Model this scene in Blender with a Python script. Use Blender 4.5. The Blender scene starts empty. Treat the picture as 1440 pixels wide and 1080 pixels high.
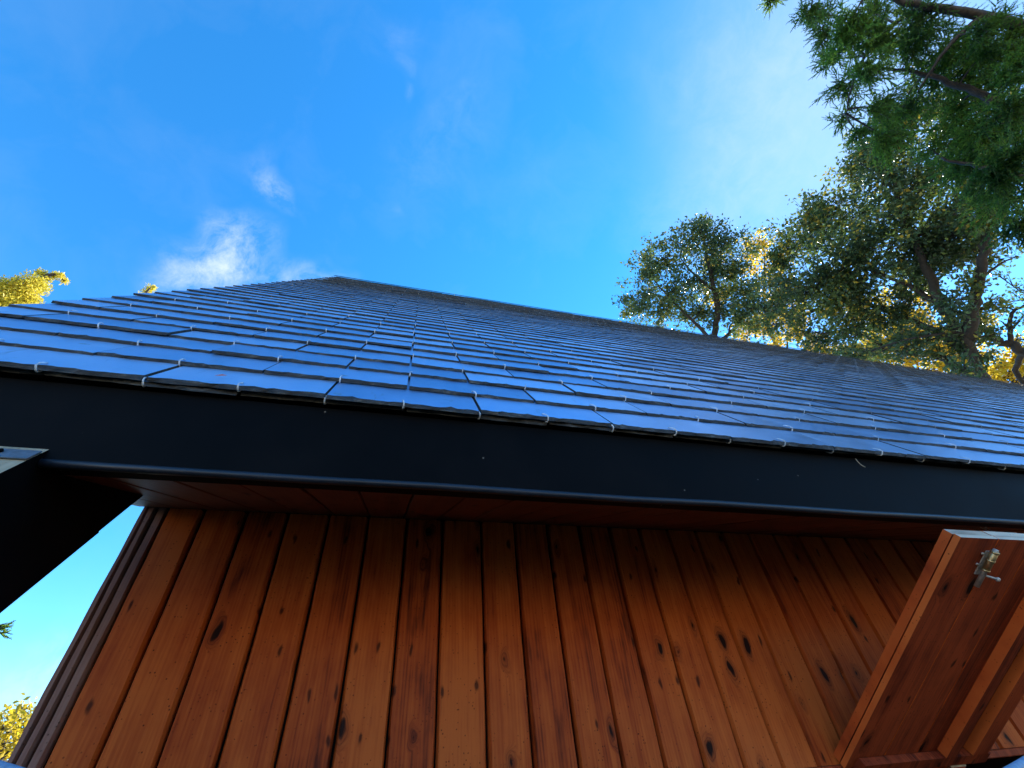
import bpy, math, random
import numpy as np
from mathutils import Vector, Matrix

rng = np.random.default_rng(7)
random.seed(7)
sc = bpy.context.scene
COL = sc.collection

# ------------------------------------------------------------------ camera frame
CAMZ = 1.70
F = 627.45                       # focal length in pixels of a 1440 px wide frame
CAM = np.array([0.0, 0.0, CAMZ])
RIGHT = np.array([0.9678530519846842, -0.24029849299359554, -0.07427721069708378])
DOWN = np.array([0.11300893224646431, 0.6793006970153869, -0.7251065744198736])
FWD = np.array([0.22469857809173177, 0.6934026227953111, 0.6846191289353062])

def ray(px, py):
    v = RIGHT * (px - 720) + DOWN * (py - 540) + FWD * F
    return v / np.linalg.norm(v)

def at(px, py, dist):
    """world point seen in direction (px, py) at a true distance in metres"""
    return CAM + ray(px, py) * dist

cam = bpy.data.cameras.new('camera')
cam.sensor_width = 36.0
cam.lens = 36.0 * F / 1440.0
cam.clip_start = 0.01
cam.clip_end = 2000
co = bpy.data.objects.new('camera', cam)
COL.objects.link(co)
M = Matrix.Identity(4)
for i in range(3):
    M[i][0] = RIGHT[i]; M[i][1] = -DOWN[i]; M[i][2] = -FWD[i]
M[2][3] = CAMZ
co.matrix_world = M
sc.camera = co

# ------------------------------------------------------------------ object helpers
def empty(name, loc, label, cat, group=None):
    o = bpy.data.objects.new(name, None)
    o.empty_display_size = 0.2
    COL.objects.link(o)
    o.location = loc
    o['label'] = label
    o['category'] = cat
    if group: o['group'] = group
    return o

def path_simple(P):
    P = [np.array(p) for p in P]
    return [(1 - t) ** 2 * P[0] + 2 * t * (1 - t) * P[1] + t * t * P[2] for t in np.linspace(0, 1, 7)]

class MB:
    """collects shapes (world coordinates) and links them as one mesh object"""
    def __init__(s):
        s.v = []; s.f = []; s.m = []; s.a = []; s.n = 0; s.sm = []
    def add(s, verts, faces, mat=0, tint=0.5, smooth=False):
        verts = np.asarray(verts, float).reshape(-1, 3)
        s.v.append(verts)
        for f in faces:
            s.f.append(tuple(i + s.n for i in f)); s.m.append(mat); s.sm.append(smooth)
        s.a.append(np.full(len(verts), tint) if np.isscalar(tint) else np.asarray(tint, float))
        s.n += len(verts)
    def prism(s, quad_a, quad_b, mat=0, tint=0.5):
        """hexahedron between two 4-point loops"""
        s.add(list(quad_a) + list(quad_b), [(0, 3, 2, 1), (4, 5, 6, 7), (0, 1, 5, 4), (1, 2, 6, 5), (2, 3, 7, 6), (3, 0, 4, 7)], mat, tint)
    def box(s, x0, x1, y0, y1, z0, z1, mat=0, tint=0.5):
        s.prism([(x0, y0, z0), (x1, y0, z0), (x1, y1, z0), (x0, y1, z0)],
                [(x0, y0, z1), (x1, y0, z1), (x1, y1, z1), (x0, y1, z1)], mat, tint)
    def tube(s, pts, radii, sides=6, mat=0, tint=0.5, cap=True, closed=False):
        P = np.asarray(pts, float); n = len(P)
        R = np.full(n, radii, float) if np.isscalar(radii) else np.asarray(radii, float)
        vs = []
        ref = np.array([0.31, 0.17, 0.93])
        for i in range(n):
            if closed: t = P[(i + 1) % n] - P[i - 1]
            else: t = P[min(i + 1, n - 1)] - P[max(i - 1, 0)]
            t = t / (np.linalg.norm(t) + 1e-9)
            a = np.cross(t, ref)
            if np.linalg.norm(a) < 0.1: a = np.cross(t, [1, 0, 0])
            a /= np.linalg.norm(a); b = np.cross(t, a)
            for k in range(sides):
                th = 2 * math.pi * k / sides
                vs.append(P[i] + R[i] * (math.cos(th) * a + math.sin(th) * b))
        fs = []
        for i in range(n if closed else n - 1):
            j = (i + 1) % n
            for k in range(sides):
                l = (k + 1) % sides
                fs.append((i * sides + k, i * sides + l, j * sides + l, j * sides + k))
        if cap and not closed:
            fs.append(tuple(range(sides))[::-1]); fs.append(tuple((n - 1) * sides + k for k in range(sides)))
        s.add(vs, fs, mat, tint, True)
    def build(s, name, mats, parent=None, off=None, bevel=0.0):
        V = np.concatenate(s.v)
        if off is not None: V = V - np.asarray(off)
        me = bpy.data.meshes.new(name)
        me.from_pydata(V.tolist(), [], s.f)
        mats = mats if isinstance(mats, (list, tuple)) else [mats]
        for m in mats: me.materials.append(m)
        me.polygons.foreach_set('material_index', s.m)
        me.polygons.foreach_set('use_smooth', s.sm)
        at_ = me.attributes.new('tint', 'FLOAT', 'POINT')
        at_.data.foreach_set('value', np.concatenate(s.a).astype(np.float32))
        me.update()
        o = bpy.data.objects.new(name, me)
        COL.objects.link(o)
        if parent: o.parent = parent
        if bevel:
            b = o.modifiers.new('bevel', 'BEVEL'); b.width = bevel; b.segments = 1; b.limit_method = 'ANGLE'; b.angle_limit = 0.6
        return o

def tris_mesh(name, V, Fc, tint, mat, parent=None, off=None):
    """large triangle soups from numpy arrays"""
    if off is not None: V = V - np.asarray(off)
    me = bpy.data.meshes.new(name)
    nv, nf = len(V), len(Fc)
    me.vertices.add(nv); me.vertices.foreach_set('co', V.astype(np.float32).ravel())
    me.loops.add(nf * 3); me.loops.foreach_set('vertex_index', Fc.astype(np.int32).ravel())
    me.polygons.add(nf)
    me.polygons.foreach_set('loop_start', np.arange(0, nf * 3, 3, dtype=np.int32))
    me.polygons.foreach_set('loop_total', np.full(nf, 3, np.int32))
    a = me.attributes.new('tint', 'FLOAT', 'POINT')
    a.data.foreach_set('value', tint.astype(np.float32))
    me.materials.append(mat)
    me.update(calc_edges=True); me.validate()
    o = bpy.data.objects.new(name, me)
    COL.objects.link(o)
    if parent: o.parent = parent
    return o

# ------------------------------------------------------------------ material helpers
class NT:
    def __init__(s, name, world=False):
        if world: s.owner = bpy.data.worlds.new(name)
        else: s.owner = bpy.data.materials.new(name)
        s.owner.use_nodes = True
        s.t = s.owner.node_tree
        s.t.nodes.clear()
    def n(s, typ, props=None, **ins):
        nd = s.t.nodes.new(typ)
        for k, v in (props or {}).items(): setattr(nd, k, v)
        for k, v in ins.items():
            key = k.replace('_', ' ')
            if key.startswith('i ') : key = int(key[2:])
            sock = nd.inputs[key]
            if isinstance(v, bpy.types.NodeSocket): s.t.links.new(v, sock)
            else: sock.default_value = v
        return nd
    def math(s, op, a, b=None, c=None, clamp=False):
        nd = s.t.nodes.new('ShaderNodeMath'); nd.operation = op; nd.use_clamp = clamp
        for i, v in enumerate((a, b, c)):
            if v is None: continue
            if isinstance(v, bpy.types.NodeSocket): s.t.links.new(v, nd.inputs[i])
            else: nd.inputs[i].default_value = v
        return nd.outputs[0]
    def mix(s, fac, a, b, blend='MIX'):
        nd = s.t.nodes.new('ShaderNodeMix'); nd.data_type = 'RGBA'; nd.blend_type = blend
        for idx, v in ((0, fac), (6, a), (7, b)):
            if isinstance(v, bpy.types.NodeSocket): s.t.links.new(v, nd.inputs[idx])
            elif idx == 0: nd.inputs[0].default_value = v
            else: nd.inputs[idx].default_value = (*v, 1) if len(v) == 3 else v
        return nd.outputs[2]
    def ramp(s, fac, stops):
        nd = s.t.nodes.new('ShaderNodeValToRGB')
        e = nd.color_ramp.elements
        while len(e) < len(stops): e.new(0.5)
        for el, (p, c) in zip(e, stops):
            el.position = p; el.color = (*c, 1) if len(c) == 3 else c
        s.t.links.new(fac, nd.inputs[0])
        return nd.outputs[0]
    def maprange(s, v, a, b, c=0.0, d=1.0, smooth=False):
        nd = s.t.nodes.new('ShaderNodeMapRange'); nd.clamp = True
        if smooth: nd.interpolation_type = 'SMOOTHSTEP'
        s.t.links.new(v, nd.inputs[0])
        for i, x in enumerate((a, b, c, d)): nd.inputs[i + 1].default_value = x
        return nd.outputs[0]
    def scale(s, vec, xyz, loc=None):
        nd = s.t.nodes.new('ShaderNodeMapping')
        s.t.links.new(vec, nd.inputs[0]); nd.inputs[3].default_value = xyz
        if loc is not None: nd.inputs[1].default_value = loc
        return nd.outputs[0]
    def noise(s, vec, scale, detail=4, rough=0.55, dist=0.0):
        nd = s.t.nodes.new('ShaderNodeTexNoise')
        s.t.links.new(vec, nd.inputs['Vector'])
        nd.inputs['Scale'].default_value = scale; nd.inputs['Detail'].default_value = detail
        nd.inputs['Roughness'].default_value = rough; nd.inputs['Distortion'].default_value = dist
        return nd.outputs[0]
    def out(s, bsdf):
        o = s.t.nodes.new('ShaderNodeOutputMaterial'); s.t.links.new(bsdf, o.inputs[0])

def bump(t, h, strength=0.3, dist=0.002):
    return t.n('ShaderNodeBump', None, Height=h, Strength=strength, Distance=dist).outputs[0]

def wood(name, light, mid, dark, axis='z', knots=True, rough=0.55, specks=True):
    """oiled boards: long grain, cathedral rings, knots, dark rain specks; every board has its own 'tint'"""
    t = NT(name)
    tc = t.n('ShaderNodeTexCoord').outputs['Object']
    tint = t.n('ShaderNodeAttribute', dict(attribute_name='tint')).outputs['Fac']
    sp = t.n('ShaderNodeSeparateXYZ', None, Vector=tc)
    X, Y, Z = sp.outputs
    if axis == 'z': U, L, W = X, Z, Y
    elif axis == 'y': U, L, W = X, Y, Z
    else: U, L, W = Y, X, Z
    off = t.math('MULTIPLY', tint, 37.0)
    p = t.n('ShaderNodeCombineXYZ', None, X=t.math('ADD', U, off), Y=L, Z=t.math('ADD', W, off)).outputs[0]
    # knots
    kp = t.scale(p, (13.0, 6.0, 0.0))
    kw = t.n('ShaderNodeVectorMath', dict(operation='ADD'), i_0=kp)
    nz = t.n('ShaderNodeTexNoise', None, Vector=kp, Scale=2.5, Detail=2.0)
    nv = t.n('ShaderNodeVectorMath', dict(operation='SCALE'), i_0=nz.outputs[1]); nv.inputs[3].default_value = 0.30
    t.t.links.new(nv.outputs[0], kw.inputs[1])
    vo = t.n('ShaderNodeTexVoronoi', dict(voronoi_dimensions='2D'), Vector=kw.outputs[0], Scale=1.0)
    vd = vo.outputs['Distance']
    vc = t.n('ShaderNodeSeparateColor', None, Color=vo.outputs['Color']).outputs[0]
    big = t.math('GREATER_THAN', vc, 0.76)
    size = t.math('MULTIPLY_ADD', vc, 0.60, -0.455)
    core = t.math('MULTIPLY', big, t.maprange(t.math('SUBTRACT', vd, size), -0.05, 0.03, 1, 0, True))
    halo = t.math('MULTIPLY', big, t.maprange(t.math('SUBTRACT', vd, size), 0.0, 0.22, 1, 0, True))
    # grain, pushed aside round the knots
    warp = t.math('MULTIPLY', halo, 0.035)
    gp = t.n('ShaderNodeCombineXYZ', None, X=t.math('ADD', t.math('ADD', U, off), warp), Y=L, Z=off).outputs[0]
    fine = t.noise(t.scale(gp, (115, 4.5, 115)), 1.0, 5, 0.65, 1.2)
    broad = t.noise(t.scale(gp, (24, 1.5, 24)), 1.0, 5, 0.64, 1.6)
    wv = t.n('ShaderNodeTexWave', dict(wave_type='RINGS', rings_direction='Z'), Vector=t.scale(gp, (13, 0.75, 13)), Scale=2.6, Distortion=5.5, Detail=2.0)
    wv.inputs['Detail Scale'].default_value = 0.9
    ring = wv.outputs['Fac']
    blot = t.noise(t.scale(p, (3.0, 2.1, 3.0)), 1.6, 4, 0.6)
    f = t.math('ADD', t.math('MULTIPLY', fine, 0.24), t.math('ADD', t.math('MULTIPLY', broad, 0.79), t.math('MULTIPLY', ring, 0.07)))
    f = t.math('ADD', f, t.math('MULTIPLY_ADD', blot, 0.8, -0.40))
    f = t.math('ADD', f, t.math('MULTIPLY_ADD', tint, 0.16, -0.06))
    c = t.ramp(f, [(0.27, dark), (0.45, mid), (0.72, light)])
    c = t.mix(t.math('MULTIPLY', halo, 0.40), c, dark)
    rg = t.math('MULTIPLY', t.maprange(t.math('SINE', t.math('MULTIPLY', vd, 85.0)), 0.1, 0.9), halo)
    c = t.mix(t.math('MULTIPLY', rg, 0.5), c, dark)
    if knots: c = t.mix(core, c, tuple(x * 0.16 for x in dark))
    if knots:
        v2 = t.n('ShaderNodeTexVoronoi', dict(voronoi_dimensions='2D'), Vector=t.scale(kw.outputs[0], (2.1, 1.7, 1.0)), Scale=1.0)
        c2 = t.n('ShaderNodeSeparateColor', None, Color=v2.outputs['Color']).outputs[1]
        k2 = t.math('MULTIPLY', t.math('GREATER_THAN', c2, 0.90), t.maprange(v2.outputs['Distance'], 0.06, 0.20, 1, 0, True))
        c = t.mix(t.math('MULTIPLY', k2, 0.85), c, tuple(x * 0.3 for x in dark))
    if specks:
        sv = t.n('ShaderNodeTexVoronoi', dict(feature='F1'), Vector=t.scale(p, (1, 1, 1)), Scale=150.0)
        sc_ = t.n('ShaderNodeSeparateColor', None, Color=sv.outputs['Color']).outputs[1]
        sdot = t.math('MULTIPLY', t.math('GREATER_THAN', sc_, 0.86), t.maprange(sv.outputs['Distance'], 0.18, 0.34, 1, 0))
        sdot = t.math('MULTIPLY', sdot, t.maprange(blot, 0.40, 0.60, 0.15, 0.8))
        c = t.mix(sdot, c, tuple(x * 0.25 for x in dark))
    h = t.math('ADD', t.math('MULTIPLY', fine, 0.6), t.math('MULTIPLY', core, -0.8))
    r = t.math('ADD', t.math('MULTIPLY', fine, 0.18), rough - 0.08)
    b = t.n('ShaderNodeBsdfPrincipled', None, Base_Color=c, Roughness=r, Normal=bump(t, h, 0.4, 0.0014))
    b.inputs['Specular IOR Level'].default_value = 0.13
    t.out(b.outputs[0])
    return t.owner

def paint(name, col, rough=0.35, grain=0.25, speck=True, spec=0.14):
    t = NT(name)
    tc = t.n('ShaderNodeTexCoord').outputs['Object']
    g = t.noise(t.scale(tc, (3, 90, 90)), 1.0, 4, 0.6)
    d = t.noise(tc, 6.0, 5, 0.65)
    c = t.mix(t.maprange(d, 0.35, 0.75), col, tuple(x * 1.9 + 0.002 for x in col))
    if speck:
        v = t.n('ShaderNodeTexVoronoi', None, Vector=tc, Scale=46.0)
        r_ = t.n('ShaderNodeSeparateColor', None, Color=v.outputs['Color']).outputs[0]
        s_ = t.math('MULTIPLY', t.math('GREATER_THAN', r_, 0.945), t.maprange(v.outputs['Distance'], 0.05, 0.11, 1, 0))
        c = t.mix(s_, c, (0.16, 0.15, 0.13))
    r = t.math('ADD', t.math('MULTIPLY', d, 0.25), rough - 0.1)
    b = t.n('ShaderNodeBsdfPrincipled', None, Base_Color=c, Roughness=r, Normal=bump(t, t.math('ADD', t.math('MULTIPLY', g, 0.5), d), grain, 0.002))
    b.inputs['Specular IOR Level'].default_value = spec
    t.out(b.outputs[0])
    return t.owner

def metal(name, col, rough=0.3, metallic=1.0):
    t = NT(name)
    tc = t.n('ShaderNodeTexCoord').outputs['Object']
    d = t.noise(tc, 60.0, 4, 0.6)
    c = t.mix(t.maprange(d, 0.4, 0.75), col, tuple(x * 0.55 for x in col))
    b = t.n('ShaderNodeBsdfPrincipled', None, Base_Color=c, Roughness=t.math('MULTIPLY_ADD', d, 0.3, rough - 0.1), Metallic=metallic)
    t.out(b.outputs[0])
    return t.owner

def leaf(name, stops, trans=0.35, rough=0.45, tcol=(0.25, 0.3, 0.03)):
    t = NT(name)
    tint = t.n('ShaderNodeAttribute', dict(attribute_name='tint')).outputs['Fac']
    c = t.ramp(tint, stops)
    b = t.n('ShaderNodeBsdfPrincipled', None, Base_Color=c, Roughness=rough)
    b.inputs['Specular IOR Level'].default_value = 0.35
    tr = t.n('ShaderNodeBsdfTranslucent', None, Color=t.mix(0.5, c, tcol))
    m = t.n('ShaderNodeMixShader', None, Fac=trans, i_1=b.outputs[0], i_2=tr.outputs[0])
    t.out(m.outputs[0])
    return t.owner

def bark(name, a, b_):
    t = NT(name)
    tc = t.n('ShaderNodeTexCoord').outputs['Object']
    n1 = t.noise(t.scale(tc, (9, 9, 2.2)), 2.0, 5, 0.65, 0.5)
    c = t.mix(t.maprange(n1, 0.35, 0.7), a, b_)
    b = t.n('ShaderNodeBsdfPrincipled', None, Base_Color=c, Roughness=0.85, Normal=bump(t, n1, 0.7, 0.02))
    t.out(b.outputs[0])
    return t.owner

def slate_mat():
    t = NT('blue_grey_slate')
    tc = t.n('ShaderNodeTexCoord').outputs['Object']
    tint = t.n('ShaderNodeAttribute', dict(attribute_name='tint')).outputs['Fac']
    off = t.n('ShaderNodeVectorMath', dict(operation='ADD'), i_0=tc)
    t.t.links.new(t.n('ShaderNodeCombineXYZ', None, X=t.math('MULTIPLY', tint, 13.0), Y=t.math('MULTIPLY', tint, 7.0)).outputs[0], off.inputs[1])
    p = off.outputs[0]
    n1 = t.noise(p, 9.0, 6, 0.6)
    n2 = t.noise(p, 70.0, 5, 0.7)
    n3 = t.noise(t.scale(p, (14, 4, 4)), 2.2, 5, 0.6, 1.2)
    c = t.ramp(t.math('ADD', t.math('MULTIPLY', n1, 0.55), t.math('MULTIPLY', tint, 0.55)), [(0.25, (0.14, 0.27, 0.48)), (0.55, (0.26, 0.43, 0.68)), (0.85, (0.42, 0.58, 0.80))])
    # lichen flecks and rust-brown stains
    v = t.n('ShaderNodeTexVoronoi', None, Vector=p, Scale=24.0)
    vr = t.n('ShaderNodeSeparateColor', None, Color=v.outputs['Color']).outputs[0]
    fleck = t.math('MULTIPLY', t.math('GREATER_THAN', vr, 0.955), t.maprange(v.outputs['Distance'], 0.08, 0.3, 1, 0))
    c = t.mix(t.math('MULTIPLY', fleck, t.maprange(n2, 0.45, 0.6)), c, (0.26, 0.20, 0.12))
    c = t.mix(t.math('MULTIPLY', t.maprange(n3, 0.62, 0.80), 0.45), c, (0.075, 0.055, 0.035))
    h = t.math('ADD', t.math('MULTIPLY', n3, 0.8), t.math('MULTIPLY', n2, 0.06))
    r = t.math('ADD', t.math('MULTIPLY', n2, 0.22), t.math('MULTIPLY_ADD', n1, 0.30, 0.12))
    b = t.n('ShaderNodeBsdfPrincipled', None, Base_Color=c, Roughness=r, Normal=bump(t, h, 0.16, 0.002))
    b.inputs['IOR'].default_value = 1.75; b.inputs['Metallic'].default_value = 0.7
    t.out(b.outputs[0])
    return t.owner

def slate_edge_mat():
    t = NT('slate_broken_edge')
    tc = t.n('ShaderNodeTexCoord').outputs['Object']
    n1 = t.noise(t.scale(tc, (26, 90, 90)), 1.0, 5, 0.75)
    c = t.ramp(n1, [(0.35, (0.010, 0.011, 0.013)), (0.56, (0.045, 0.046, 0.048)), (0.72, (0.17, 0.16, 0.14))])
    b = t.n('ShaderNodeBsdfPrincipled', None, Base_Color=c, Roughness=0.85, Normal=bump(t, n1, 0.9, 0.004))
    t.out(b.outputs[0])
    return t.owner

def ground_mat():
    t = NT('gravel_and_grass')
    tc = t.n('ShaderNodeTexCoord').outputs['Object']
    big = t.noise(tc, 0.12, 5, 0.6)
    v = t.n('ShaderNodeTexVoronoi', None, Vector=tc, Scale=45.0)
    g = t.noise(tc, 8.0, 6, 0.7)
    grav = t.ramp(v.outputs['Distance'], [(0.1, (0.58, 0.49, 0.36)), (0.7, (0.40, 0.33, 0.24))])
    grass = t.ramp(g, [(0.3, (0.020, 0.034, 0.010)), (0.7, (0.050, 0.070, 0.018))])
    d = t.n('ShaderNodeVectorMath', dict(operation='LENGTH'), i_0=tc).outputs['Value']
    far = t.math('ADD', t.maprange(d, 14.0, 24.0), t.math('MULTIPLY_ADD', big, 0.7, -0.45), clamp=True)
    c = t.mix(far, grav, grass)
    near = t.maprange(t.math('ADD', d, t.math('MULTIPLY', g, 3.0)), 12.0, 18.0, 1, 0)  # near ground darkened in the colour, standing in for shade
    c = t.mix(near, c, t.mix(0.6, grass, (0.020, 0.017, 0.012)))
    b = t.n('ShaderNodeBsdfPrincipled', None, Base_Color=c, Roughness=0.95, Normal=bump(t, v.outputs['Distance'], 0.5, 0.02))
    t.out(b.outputs[0])
    return t.owner

W_WALL = wood('oiled_pine_boards', (0.52, 0.115, 0.022), (0.35, 0.057, 0.011), (0.085, 0.013, 0.006))
W_SIDE = wood('weathered_corner_boards', (0.30, 0.17, 0.14), (0.22, 0.11, 0.095), (0.10, 0.05, 0.042), knots=False)
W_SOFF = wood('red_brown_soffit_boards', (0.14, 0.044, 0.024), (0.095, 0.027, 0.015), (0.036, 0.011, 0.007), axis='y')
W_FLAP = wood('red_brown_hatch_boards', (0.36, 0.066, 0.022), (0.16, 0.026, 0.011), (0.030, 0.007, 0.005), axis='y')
W_EDGE = wood('lit_orange_hatch_edge', (0.66, 0.155, 0.036), (0.50, 0.090, 0.020), (0.24, 0.034, 0.012), axis='y', knots=False)  # brighter copy for left faces: the light they catch is painted in
W_PALE = wood('bleached_end_grain', (0.66, 0.56, 0.42), (0.46, 0.37, 0.27), (0.22, 0.16, 0.11), axis='x', knots=False)
P_BLACK = paint('black_paint', (0.0014, 0.0014, 0.0017), 0.6, 0.25, spec=0.06)
P_TRIM = paint('blue_black_trim', (0.005, 0.008, 0.015), 0.46, 0.3, speck=False, spec=0.45)
W_BEIGE = wood('bare_beam_top', (0.42, 0.35, 0.24), (0.32, 0.26, 0.17), (0.16, 0.12, 0.08), axis='y', knots=False)
MT_ZINC = metal('zinc', (0.24, 0.26, 0.29), 0.5, 0.7)
MT_HOOK = metal('stainless_wire', (0.34, 0.36, 0.38), 0.55, 0.5)
MT_HOOKN = metal('pale_stainless_wire', (0.80, 0.82, 0.85), 0.55, 0.3)  # paler wire for the hooks nearest the camera
MT_BRASS = metal('brass', (0.62, 0.46, 0.24), 0.45)
MT_STEEL = metal('dull_steel', (0.46, 0.43, 0.39), 0.5, 0.5)
MT_PALE = metal('pale_blue_rail_paint', (0.24, 0.36, 0.52), 0.35, 0.0)
SLATE = slate_mat(); SLATE_E = slate_edge_mat()
L_OAK = leaf('oak_leaf', [(0.0, (0.022, 0.045, 0.028)), (0.4, (0.045, 0.082, 0.038)), (0.75, (0.085, 0.130, 0.040)), (0.93, (0.17, 0.19, 0.04)), (1.0, (0.42, 0.30, 0.035))], 0.32, 0.42, (0.14, 0.22, 0.03))
L_YEL = leaf('autumn_leaf', [(0.0, (0.16, 0.17, 0.015)), (0.5, (0.46, 0.36, 0.02)), (1.0, (0.72, 0.46, 0.03))], 0.55, 0.5, (0.6, 0.42, 0.03))
L_CON = leaf('conifer_needle', [(0.0, (0.026, 0.065, 0.026)), (0.5, (0.085, 0.175, 0.034)), (1.0, (0.20, 0.34, 0.05))], 0.50, 0.45, (0.32, 0.50, 0.04))
L_GOLD = leaf('golden_conifer_spray', [(0.0, (0.24, 0.24, 0.02)), (0.5, (0.58, 0.50, 0.04)), (1.0, (0.75, 0.60, 0.09))], 0.35, 0.5, (0.6, 0.5, 0.05))
BARK = bark('oak_bark', (0.016, 0.012, 0.010), (0.045, 0.034, 0.026))
BARK_C = bark('conifer_bark', (0.025, 0.017, 0.012), (0.065, 0.045, 0.033))
def bounce_slope_mat():  # material of the added slope, kept pale to throw light on the wall
    t = NT('bounce_slope_grass')
    tc = t.n('ShaderNodeTexCoord').outputs['Object']
    n1 = t.noise(tc, 0.5, 6, 0.65); n2 = t.noise(tc, 4.0, 5, 0.7)
    c = t.mix(t.maprange(n1, 0.35, 0.65), (0.70, 0.52, 0.29), (0.50, 0.39, 0.18))
    c = t.mix(t.maprange(n2, 0.55, 0.75), c, (0.16, 0.15, 0.05))
    b = t.n('ShaderNodeBsdfPrincipled', None, Base_Color=c, Roughness=0.95, Normal=bump(t, n2, 0.6, 0.2))
    t.out(b.outputs[0])
    return t.owner
BOUNCE_SLOPE = bounce_slope_mat()
GROUND = ground_mat()

# ------------------------------------------------------------------ cabin
DE, ZE, ZB = 0.75, 0.6205, 0.4427          # eave depth, slate edge height, fascia bottom (heights above the lens)
AL = 1.0018                                  # roof pitch
LR = 5.505                                   # slope length
XV = -1.0919                                 # verge
XR = 11.9                                    # far end of the roof
WD, ZW, XW = 1.3784, 0.6973, -0.7014         # wall plane, wall top, wall corner
H0 = CAMZ
ca, sa = math.cos(AL), math.sin(AL)
YR = DE + LR * ca; ZR = ZE + LR * sa         # ridge

def rf(x, s, n):
    """roof coordinates -> world: s up the slope, n outwards"""
    return (x, DE + s * ca - n * sa, ZE + s * sa + n * ca + H0)

root = empty('timber_cabin', (XW, WD, 0), 'steep slate-roofed timber cabin with orange-brown plank wall and black fascia', 'cabin')
OFF = np.array([XW, WD, 0.0])

# --- slate roof -------------------------------------------------------------
EXP, SW, SL = 0.14, 0.32, 0.30
ROWS = int((LR - 0.02) / EXP)
slates = MB()
hooks = []
TH = 0.0073
rs = random.Random(3)
for r in range(-1, ROWS + 1):
    s0 = r * EXP
    starter = r < 0
    if starter: s0 = 0.006
    phase = -0.16 if (r % 2 == 0) else 0.0
    k0 = math.floor((XV - phase) / SW)
    k = k0
    while True:
        xa = phase + k * SW; xb = xa + SW; k += 1
        if xa > XR: break
        xa = max(xa, XV + rs.uniform(-0.006, 0.006)); xb = min(xb, XR)
        if xb - xa < 0.05: continue
        xa += 0.0018 + rs.random() * 0.0022; xb -= 0.0018 + rs.random() * 0.0022
        dist = math.hypot(xa, s0 + 0.9)
        ns = 26 if dist < 2.2 else (10 if dist < 4.5 else 3)
        top_end = min(s0 + (0.16 if starter else SL), LR - 0.004)
        ln = top_end - s0
        js = rs.uniform(-0.004, 0.004); skew = rs.uniform(-0.004, 0.004)
        dn = rs.uniform(-0.0012, 0.0022)
        nb = 0.0192 + dn
        if starter: nb = 0.0085
        slope = 0.0555 if not starter else 0.04
        th = TH * rs.uniform(0.85, 1.2)
        tilt = rs.uniform(-0.0014, 0.0014)
        vs = []
        xs = [xa + (xb - xa) * i / ns for i in range(ns + 1)]
        def surf(x, s, low=False):
            u = (x - xa) / (xb - xa) - 0.5
            n = nb - slope * (s - s0) + tilt * u * 2
            return n - (th if low else 0)
        ph = [rs.uniform(0, 6.28) for _ in range(3)]
        chip = [0.0058 + 0.0024 * math.sin(17 * q * 3 + ph[0]) + 0.0020 * math.sin(41 * q * 3 + ph[1]) + rs.uniform(-0.0022, 0.0026) + (rs.random() < 0.09) * rs.uniform(0.0, 0.010) for q in xs]
        for i, x in enumerate(xs):                       # top surface, lower edge (dressed, recessed)
            s = s0 + js + skew * (x - xa) / SW + chip[i]
            vs.append(rf(x, s, surf(x, s)))
        for i, x in enumerate(xs):                       # under edge, proud
            s = s0 + js + skew * (x - xa) / SW - rs.uniform(0.0, 0.0016) + 0.0012 * math.sin(23 * 3 * x + ph[2])
            vs.append(rf(x, s, surf(x, s, True)))
        for i, x in enumerate(xs): vs.append(rf(x, top_end, surf(x, top_end)))
        for i, x in enumerate(xs): vs.append(rf(x, top_end, surf(x, top_end, True)))
        m = ns + 1
        tn = rs.random()
        ft = [(i, i + 1, 2 * m + i + 1, 2 * m + i) for i in range(ns)]
        fe = [(m + i, m + i + 1, i + 1, i) for i in range(ns)]
        fu = [(3 * m + i, 3 * m + i + 1, m + i + 1, m + i) for i in range(ns)]
        sd = [(m, 0, 2 * m, 3 * m), (ns, m + ns, 3 * m + ns, 2 * m + ns)]
        base = slates.n
        slates.add(vs, ft + fe + fu + sd, 0, tn)
        nn = len(ft) + len(fe) + len(fu) + len(sd)
        slates.m[-nn + len(ft):] = [1] * (nn - len(ft))
        xm = 0.5 * (xa + xb)
        if xb - xa > 0.25 and not starter:
            hooks.append((xm + rs.uniform(-0.006, 0.006), s0 + js, nb))
            if r == 0: hooks.append((xb + 0.002, s0 + 0.004, 0.0105))
roof = slates.build('slate_roof', [SLATE, SLATE_E], root, OFF)

def hook_mesh(mb, x, s, nb, sides=5):
    r = 0.0017 if s + abs(x) < 1.3 else (0.0013 if s + abs(x) < 2.2 else 0.0010)
    lean = random.uniform(-0.006, 0.006)
    prof = [(0.016, nb - 0.0115), (0.004, nb - 0.0115), (-0.0035, nb - 0.0098), (-0.0055, nb - 0.005), (-0.0035, nb + 0.0025), (0.004, nb + 0.0042), (0.013, nb + 0.0030), (0.023, nb + 0.0004)]
    mb.tube([rf(x + lean * (p[0] / 0.02), s + p[0], p[1]) for p in prof], r, sides)
hooks.sort(key=lambda h: (np.array(rf(*h)) - CAM) @ (np.array(rf(*h)) - CAM))
for h in hooks[:99]:
    mb = MB(); hook_mesh(mb, *h); mb.build('slate_hook', MT_HOOKN, roof, OFF)
mb = MB()
for h in hooks[99:]: hook_mesh(mb, *h, sides=4)
ho = mb.build('slate_hook', MT_HOOK, roof, OFF); ho['kind'] = 'stuff'

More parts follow.
